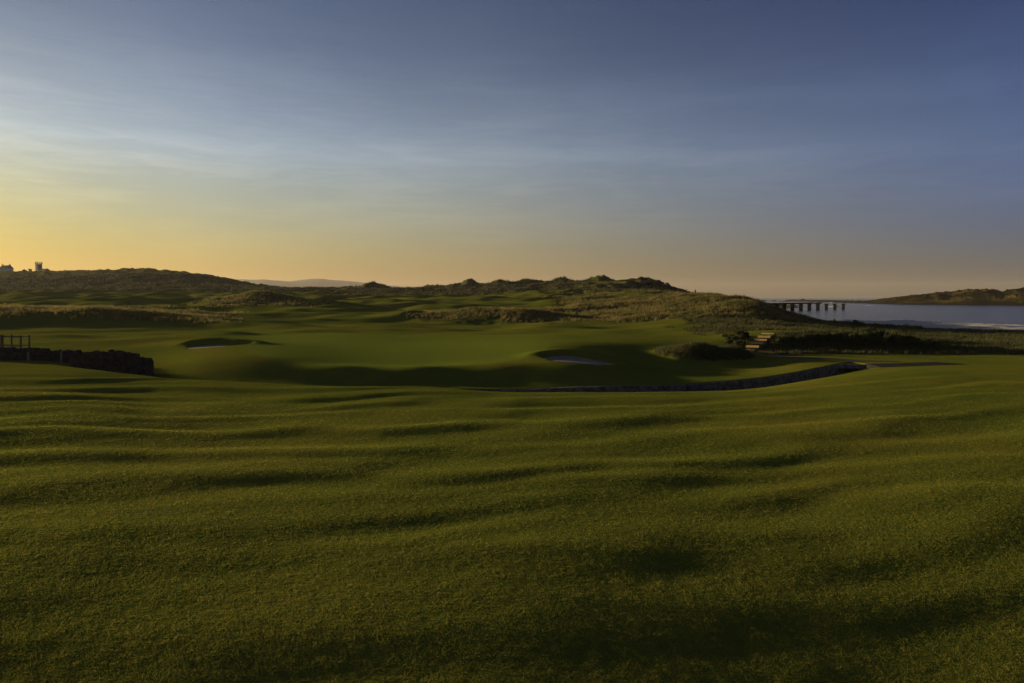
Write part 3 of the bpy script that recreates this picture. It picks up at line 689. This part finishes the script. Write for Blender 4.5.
# farmhouse
cx, cy = W(6, 905); cz = H(cx, cy)-1
e = empty('farmhouse', (cx, cy, cz), 'white gabled farmhouse with dark roof on the skyline at the far left edge', 'house', rz=math.radians(-20))
hz = zsight(268.5, 905)-cz; ww = 8.0
bbox_part('wall', M['render_white'], e, (-ww, ww, -4, 4, -4, hz))
mb = MB(); mb.prism(-ww-.3, ww+.3, -4.5, 4.5, hz+.003, hz+4.2); rf = mb.build('roof', M['slate'], e)
for x in (-ww+1.2, ww-1.2): bbox_part('chimney', M['sandstone'], rf, (x-.7, x+.7, -.6, .6, hz+3.2, hz+5.6))
for k in range(4): bbox_part('window', M['pane'], e, (-5.8+k*3.2, -4.6+k*3.2, -4.05, -4.005, hz-2.3, hz-.8))
bbox_part('door', M['timber'], e, (ww+.005, ww+.05, -.6, .6, hz-4, hz-1.8))
bbox_part('lean_to', M['render_white'], e, (-ww-6, -ww-.01, -3, 3, -4, hz-1.4))

# ------------------------------------------------------------------ shrubs and trees
def leaf_crown(n, lobes, leaf, seed, flat=1.0):
    """leaf-sized quads scattered through overlapping lobes, denser on the outside"""
    r = np.random.default_rng(seed); V = []; 
    w = np.array([l[3]**2 for l in lobes]); pick = r.choice(len(lobes), n, p=w/w.sum())
    L = np.array(lobes)[pick]
    d = r.normal(size=(n, 3)); d /= np.linalg.norm(d, axis=1)[:, None]
    d[:, 2] = np.where(d[:, 2] < -.3, -d[:, 2], d[:, 2])
    rad = L[:, 3]*(r.uniform(.35, 1, n)**.5)*(1+.18*np.sin(d[:, 0]*7+seed)*np.cos(d[:, 1]*6))
    c = L[:, :3]+d*rad[:, None]*np.array([1, 1, flat])
    a = r.normal(size=(n, 3)); a /= np.linalg.norm(a, axis=1)[:, None]
    b = np.cross(a, r.normal(size=(n, 3))); b /= np.linalg.norm(b, axis=1)[:, None]
    s = leaf*r.uniform(.6, 1.5, n)[:, None]
    V = np.stack([c-a*s, c-b*s*.45, c+a*s, c+b*s*.45], 1).reshape(-1, 3)
    return V, np.arange(4*n).reshape(n, 4)
def lobes_for(w, h, seed, k=13):
    r = random.Random(seed); out = []
    for i in range(k):
        out.append((r.uniform(-.5, .5)*w, r.uniform(-.35, .35)*w, h*r.uniform(.12, .66), h*r.uniform(.20, .34)))
    out.append((0, 0, h*.55, h*.36)); return out
BUSH = []
def make_bush(name, w, h, n, leaf, m_, seed, label, cat, group):
    e = empty(name, (0, 0, 0), label, cat, group)
    V, Fc = leaf_crown(n, lobes_for(w, h, seed), leaf, seed)
    np_mesh('foliage' if 'bush' in name else 'crown', V, Fc, m_, parent=e, smooth=False)
    mb = MB(); r = random.Random(seed)
    for k in range(4):
        a = r.uniform(0, 6.28); q = (math.cos(a)*w*.25, math.sin(a)*w*.2, h*.5); mb.bar((0, 0, -.3), (q[0]*.4, q[1]*.4, h*.25), .06*h/2, .045*h/2, 5); mb.bar((q[0]*.4, q[1]*.4, h*.24), q, .045*h/2, .02*h/2, 5)
    mb.build('stem' if 'bush' in name else 'trunk', M['bark'], e); return e
def dup(e, label):
    c = e.copy(); COL.objects.link(c); c['label'] = label
    for ch in e.children:
        k = ch.copy(); COL.objects.link(k); k.parent = c
    return c
ORD = ['first','second','third','fourth','fifth','sixth','seventh','eighth','ninth','tenth','eleventh','twelfth','thirteenth','fourteenth','fifteenth','sixteenth','seventeenth','eighteenth','nineteenth','twentieth','twenty-first','twenty-second','twenty-third','twenty-fourth','twenty-fifth','twenty-sixth','twenty-seventh','twenty-eighth','twenty-ninth','thirtieth']
def ordinal(k): return ORD[k] if k < len(ORD) else 'number %d' % (k+1)
def plant_row(spots, protos_spec, labeler, cat, group):
    """spots: px, Y, width px, top row"""
    protos = []
    spots = sorted(spots)
    for i, s in enumerate(spots):
        px, Y, wpx, top = s; x, y = W(px, Y); z = H(x, y); tz_ = zsight(top, Y); hh = max(.5, tz_-z, .55*wpx/F*Y); z = min(z, tz_-hh)
        lab = labeler(i)
        if len(protos) < len(protos_spec):
            sp = protos_spec[len(protos)]; e = make_bush(*sp, lab, cat, group); protos.append((e, sp))
        else:
            q, sp = protos[i % len(protos)]; e = dup(q, lab)
        e.location = (x, y, z-.05); sc = hh/(sp[2]*.98); wx = wpx/F*Y/(sp[1]*1.25)
        e.scale = (wx, wx, sc); e.rotation_euler = (0, 0, random.uniform(0, 6.28))
# gorse thicket right of the steps, along the bank
G1 = [(778,93,14,337.0),(790,93.5,18,334.0),(803,94,18,332.0),(816,94,20,332.0),(829,94,20,331.0),(842,94,20,330.0),(853,93,20,331.0),(864,95,24,327.0),(876,93,26,328.0),(888,92,24,329.0),(901,94,24,333.0),(914,95,26,335.0),(928,96,28,336.0),(868,104,20,326.0),(884,106,20,329.0)]
plant_row(G1, [('gorse_bush', 3.0, 2.2, 4200, .095, M['gorse'], s) for s in (1, 2, 3, 4)],
          lambda i: 'dark gorse bush on the bank right of the steps, %s from left' % ordinal(i), 'bush', 'gorse thicket right of the steps')
G2 = [(760,150,20,317),(774,152,22,318),(788,156,24,317),(803,160,24,318),(818,165,24,318.5),(833,170,24,318.5),(848,175,24,319),(862,176,24,320.5),(877,176,24,322),(893,172,24,323.5),(746,142,20,318),(735,136,16,321)]
plant_row(G2, [('gorse_bush', 3.4, 2.2, 1800, .13, M['gorse'], s) for s in (11, 12, 13)],
          lambda i: 'dark shrub in the far row between terrace and river, %s from the left' % ordinal(i), 'bush', 'shrubs along the river edge')
G3 = [(740,88,14,339),(733,93,16,335),(742,96,16,330),(731,97,16,333),(744,98,10,334),(737,92,10,337)]
plant_row(G3, [('gorse_bush', 2.2, 1.8, 4200, .10, M['gorse'], s) for s in (21, 22)],
          lambda i: 'dark leafy bush left of the sunlit steps, %s from the left' % ordinal(i), 'bush', 'bushes left of the steps')
G4 = [(955,118,30,335),(985,122,34,336),(1015,120,34,338),(970,150,30,329),(1003,155,30,330),(940,140,26,331),(1030,160,30,331),(915,150,26,326)]
plant_row(G4, [('gorse_bush', 4.0, 1.8, 1800, .12, M['gorse'], s) for s in (31, 32)],
          lambda i: 'low dark bush in the rough ground at the right edge, %s from the left' % ordinal(i), 'bush', 'bushes in the right hand rough')
T1 = [(604,380,16,285),(615,378,16,285),(626,376,18,284.5),(638,374,18,284),(650,374,18,284.5),(662,374,16,286),(634,405,16,279.5),(648,405,16,279.5),(658,405,14,281.5),(595,384,12,286.5),(628,392,20,287.5),(640,390,20,287),(652,388,20,287.5),(664,388,18,288),(674,386,14,290),(621,415,14,284),(627,420,14,281),(634,425,14,278),(641,425,14,276),(648,425,15,276.5),(655,425,14,279),(662,420,14,281),(668,415,13,283.5),(674,410,13,286),(681,400,12,289.5),(630,400,16,285),(645,400,18,284),(658,398,16,286),(613,410,12,287)]
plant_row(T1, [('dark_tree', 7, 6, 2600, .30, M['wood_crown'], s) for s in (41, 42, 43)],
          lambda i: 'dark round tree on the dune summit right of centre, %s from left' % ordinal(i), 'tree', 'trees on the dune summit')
T2 = [(588,380,12,287.5),(597,382,13,287),(606,385,13,287),(615,385,12,288),(603,372,12,290.5),(592,372,12,291),(470,500,16,281.3),(476,505,10,283),(373,520,16,283.3),(381,515,14,283.8)]
plant_row(T2, [('scrub_bush', 6, 4, 1500, .26, M['wood_crown'], s) for s in (51, 52)],
          lambda i: 'dark scrub bush on the distant dune ridge, %s from the left' % ordinal(i), 'bush', 'scrub on the dune ridge')
T3 = [(64,880,4,269.5),(70,860,10,271),(80,840,12,270.5),(95,830,10,270),(110,820,12,270),(125,800,12,269.5),(140,790,9,267.5),(160,760,12,271.5),(171,750,7,270.2),(24,930,5,269),(30,930,4,268.5),(86,850,9,270)]
plant_row(T3, [('scrub_bush', 6, 4, 900, .4, M['wood_crown'], s) for s in (61, 62)],
          lambda i: 'small dark bush on the crest of the left hill, %s from the left' % ordinal(i), 'bush', 'bushes on the left hill crest')

# ------------------------------------------------------------------ person on the dune skyline
px_, Y_ = 695.5, 226; x, y = W(px_, Y_); z = H(x, y)
me = bpy.data.meshes.new('person'); 
J = [(0,0,.95),(0,0,1.15),(0,0,1.42),(0,0,1.52),(0,.02,1.62),(0,.02,1.74),(-.19,0,1.40),(-.27,.02,1.12),(-.24,-.08,.88),(.19,0,1.40),(.27,.02,1.12),(.24,-.08,.88),(-.10,0,.86),(-.12,.03,.48),(-.13,0,.06),(-.14,-.16,.03),(.10,0,.86),(.13,-.05,.48),(.14,.02,.06),(.15,-.14,.03)]
R_ = [.16,.15,.17,.07,.095,.085,.075,.055,.045,.075,.055,.045,.10,.075,.05,.04,.10,.075,.05,.04]
E_ = [(0,1),(1,2),(2,3),(3,4),(4,5),(2,6),(6,7),(7,8),(2,9),(9,10),(10,11),(0,12),(12,13),(13,14),(14,15),(0,16),(16,17),(17,18),(18,19)]
me.from_pydata(J, E_, []); me.update()
po = bpy.data.objects.new('person', me); link(po); me.materials.append(M['cloth_dark'])
sm = po.modifiers.new('skin', 'SKIN'); 
if not me.skin_vertices: 
    bpy.context.view_layer.update()
    import bmesh as _b; bmm = _b.new(); bmm.from_mesh(me); bmm.verts.layers.skin.verify(); bmm.to_mesh(me); bmm.free()
for v, r in zip(me.skin_vertices[0].data, R_): v.radius = (r, r)
me.skin_vertices[0].data[0].use_root = True
po.modifiers.new('sub', 'SUBSURF').levels = 1; po.modifiers['sub'].render_levels = 2
po.location = (x, y, z-.02); po.rotation_euler = (0, 0, .6)
tag(po, 'lone dark figure standing on the dune skyline left of the river', 'person')

# ------------------------------------------------------------------ long grass on the rough ground
def tufts(name, n_try, region, hgt, wid, blades, material, label, dens=None, seed=1):
    r = np.random.default_rng(seed); x0, x1, y0, y1 = region
    Yt = np.exp(r.uniform(math.log(y0), math.log(y1), n_try)) if y1/y0 > 3 else np.sqrt(r.uniform(y0*y0, y1*y1, n_try))
    pxt = r.uniform(x0, x1, n_try); Xt = (pxt-CX)/F*Yt
    k = rough_mask(Xt, Yt)
    k = k*(.35+.65*sstep(-.35, .25, fbm(Xt/4, Yt/4, 77, 3)))
    dd, _ = seg_dist(Xt, Yt, [W(750, 86), W(768, 101)])
    dp, _ = seg_dist(Xt, Yt, [W(752, 87), W(775, 86), W(805, 82), W(830, 79), W(862, 76.5), W(900, 75)])
    zt = height(Xt, Yt, False)
    k = k*(1-boxm(pxt, Yt, 592, 690, 368, 450, 6, .02))
    keep = (r.random(n_try) < k) & (zt > .75) & (np.abs(dd) > 1.6) & (np.abs(dp) > 1.3)
    Xt, Yt, zt = Xt[keep], Yt[keep], zt[keep]; n = len(Xt)
    ht = hgt*r.uniform(.5, 1.35, n)*(1+.5*fbm(Xt/7, Yt/7, 78, 2)); 
    V = np.empty((n, blades, 3, 3))
    for b in range(blades):
        a = r.uniform(0, 2*np.pi, n); lean = r.uniform(.15, .75, n); wx = wid*r.uniform(.6, 1.4, n)
        bx = Xt+np.cos(a)*hgt*.16; by = Yt+np.sin(a)*hgt*.16
        ta = a+np.pi/2
        V[:, b, 0] = np.stack([bx-np.cos(ta)*wx, by-np.sin(ta)*wx, zt-.08], 1)
        V[:, b, 1] = np.stack([bx+np.cos(ta)*wx, by+np.sin(ta)*wx, zt-.08], 1)
        V[:, b, 2] = np.stack([bx+np.cos(a)*lean*ht*.7+.12*ht, by+np.sin(a)*lean*ht*.7-.08*ht, zt+ht*(1.05-.35*lean)], 1)
    V = V.reshape(-1, 3)
    return stuff(np_mesh(name, V, np.arange(len(V)).reshape(-1, 3), material, n=3, smooth=False), label, 'grass')
M['ridge'] = leafy('ridge_scrub', (.020,.026,.011), (.065,.062,.026), .05, .3)
tufts('dune_grass', 50000, (500, 850, 145, 300), .75, .07, 7, M['marram'], 'straw and green marram grass covering the dunes beside the river', seed=1)
tufts('bank_grass', 36000, (-60, 330, 128, 200), .8, .06, 7, M['marram'], 'golden long grass along the bank at the left', seed=2)
tufts('mound_grass', 9000, (640, 765, 75, 92), .42, .025, 8, M['scrubgrass'], 'dull green long grass on the mound beside the bunker', seed=3)
tufts('rough_grass', 70000, (630, 1130, 86, 260), .5, .045, 7, M['scrubgrass'], 'coarse grey green grass between the terrace and the river', seed=4)
tufts('meadow_grass', 22000, (190, 600, 160, 275), .6, .06, 6, M['marram'], 'pale long grass on the low mounds behind the green', seed=5)
def turf_blades(n, seed):
    r = np.random.default_rng(seed)
    Yt = 10.5*(60/10.5)**(r.random(n)**1.2); Xt = r.uniform(-.86, .86, n)*Yt
    keep = r.random(n) < 1-sstep(17, 58, Yt); Xt, Yt = Xt[keep], Yt[keep]; n = len(Xt)
    zt = height(Xt, Yt, True); V = np.empty((n, 3, 3, 3)); sc = np.clip(Yt/14, .8, 2.6)
    for b in range(3):
        a = r.uniform(0, 2*np.pi, n); w_ = .0045*sc*r.uniform(.7, 1.4, n); h_ = (.013+.013*r.random(n))*(1+.6*fbm(Xt/.5, Yt/.5, 66, 2)); ln = r.uniform(.3, 1.3, n)*h_
        ox = Xt+r.normal(0, .012, n)*sc; oy = Yt+r.normal(0, .012, n)*sc; q = r.uniform(0, np.pi, n)
        V[:, b, 0] = np.stack([ox-np.cos(q)*w_, oy-np.sin(q)*w_, zt-.006], 1); V[:, b, 1] = np.stack([ox+np.cos(q)*w_, oy+np.sin(q)*w_, zt-.006], 1)
        V[:, b, 2] = np.stack([ox+np.cos(a)*ln, oy+np.sin(a)*ln, zt+h_], 1)
    V = V.reshape(-1, 3)
    return stuff(np_mesh('turf_grass', V, np.arange(len(V)).reshape(-1, 3), M['blades'], n=3, smooth=False), 'short mown green grass blades over the near fairway', 'grass')
M['blades'] = leafy('short_grass_blades', (.120,.158,.020), (.300,.268,.038), 5, .45)
turf_blades(520000, 12)
tufts('ridge_grass', 40000, (-60, 720, 300, 640), 1.1, .16, 6, M['ridge'], 'dull long grass on the distant dune ridge', seed=6)

# ------------------------------------------------------------------ haze
HZ = dict(x=12600, y0=-12400, y1=12600, z0=-7.5, z1=262)
mb = MB(); mb.box(-HZ['x'], HZ['x'], HZ['y0']-200, HZ['y1'], HZ['z0'], HZ['z1'])
m = bpy.data.materials.new('haze_air'); m.use_nodes = True; nt = m.node_tree; nt.nodes.clear()
out = nt.nodes.new('ShaderNodeOutputMaterial'); pv = nt.nodes.new('ShaderNodeVolumePrincipled')
pv.inputs['Color'].default_value = (.74,.69,.63,1); pv.inputs['Density'].default_value = .5e-4; pv.inputs['Anisotropy'].default_value = .25
nt.links.new(pv.outputs[0], out.inputs['Volume'])
o = mb.build('haze', m); stuff(o, 'thin evening haze lying over the links and the bay', 'haze')

# ------------------------------------------------------------------ sky, sun, camera
w = bpy.data.worlds.new('World'); scene.world = w; w.use_nodes = True; nt = w.node_tree
bg = nt.nodes['Background']; sk = nt.nodes.new('ShaderNodeTexSky'); sk.sky_type = 'NISHITA'; sk.sun_disc = False
sk.sun_elevation = math.radians(SUN_EL); sk.sun_rotation = math.radians(SUN_AZ); sk.air_density = 1.0; sk.dust_density = 1.0; sk.ozone_density = 1.3
tc = nt.nodes.new('ShaderNodeTexCoord').outputs['Generated']
sp0 = nt.nodes.new('ShaderNodeSeparateXYZ'); nt.links.new(tc, sp0.inputs[0])
air = ramp(nt, sp0.outputs[2], [(.0, (.98,.88,.84)), (.07, (1,.93,.95)), (.20, (1.22,1.22,1.38)), (.34, (.66,.71,.92)), (.45, (.48,.54,.80))])
tint = mix(nt, 1.0, sk.outputs[0], air, 'MULTIPLY')
dn = nt.nodes.new('ShaderNodeVectorMath'); dn.operation = 'DOT_PRODUCT'; nt.links.new(tc, dn.inputs[0])
dn.inputs[1].default_value = (math.sin(math.radians(SUN_AZ)), math.cos(math.radians(SUN_AZ)), 0)
dd_ = mth(nt, 'MULTIPLY', mth(nt, 'ADD', dn.outputs['Value'], 1.0), .5)
lowr = ramp(nt, dd_, [(.40, (.40,.50,1.15)), (.72, (.93,.84,.78)), (.88, (.92,.87,.56)), (.945, (.70,.70,.29))])
highr = ramp(nt, dd_, [(.40, (.48,.53,.84)), (.72, (1.06,.98,1.0)), (.88, (.98,.98,1.0)), (.945, (.78,.87,.90))])
tint = mix(nt, 1.0, tint, mix(nt, ramp(nt, sp0.outputs[2], [(.03, (0,0,0)), (.20, (1,1,1))]), lowr, highr), 'MULTIPLY')
# thin cirrus veil
n1 = noise(nt, mapping(nt, tc, (1.2, 1.2, 9)), 1.6, 6, .6, .4); n2 = noise(nt, mapping(nt, tc, (3, 3, 26)), 2.6, 7, .62, 1.4)
cl = ramp(nt, mth(nt, 'ADD', mth(nt, 'MULTIPLY', n1, .65), mth(nt, 'MULTIPLY', n2, .35)), [(.45, (0,0,0)), (.60, (1,1,1))])
sep = nt.nodes.new('ShaderNodeSeparateXYZ'); nt.links.new(tc, sep.inputs[0])
band = ramp(nt, sep.outputs[2], [(.04, (0,0,0)), (.17, (1,1,1)), (.30, (.6,.6,.6)), (.5, (.05,.05,.05))])
k = mth(nt, 'MULTIPLY', mth(nt, 'MULTIPLY', cl, band), .32)
veil = mix(nt, 1.0, tint, (1.75, 1.55, 1.4), 'MULTIPLY')
fin = mix(nt, k, tint, veil)
nt.links.new(fin, bg.inputs[0]); bg.inputs[1].default_value = .0555
ld = bpy.data.lights.new('sun', 'SUN'); ld.energy = 5.0; ld.angle = math.radians(1.6); ld.color = (1, .78, .46)
lo = bpy.data.objects.new('sun', ld); link(lo)
az, el = math.radians(SUN_AZ), math.radians(SUN_EL)
d = Vector((math.sin(az)*math.cos(el), math.cos(az)*math.cos(el), math.sin(el)))
lo.rotation_euler = d.to_track_quat('Z', 'Y').to_euler()
cd = bpy.data.cameras.new('camera'); cam = bpy.data.objects.new('camera', cd); link(cam); scene.camera = cam
cd.lens = 24; cd.sensor_width = 36; cd.clip_end = 30000; cd.clip_start = .1; cd.shift_y = -44.5/1024
cam.location = (0, 0, CZ); cam.rotation_euler = (math.pi/2, 0, 0)
vs = scene.view_settings; vs.view_transform = 'Standard'; vs.look = 'None'; vs.exposure = .85; vs.gamma = 1
scene.cycles.use_denoising = True
scene.cycles.volume_bounces = 0; scene.cycles.max_bounces = 5
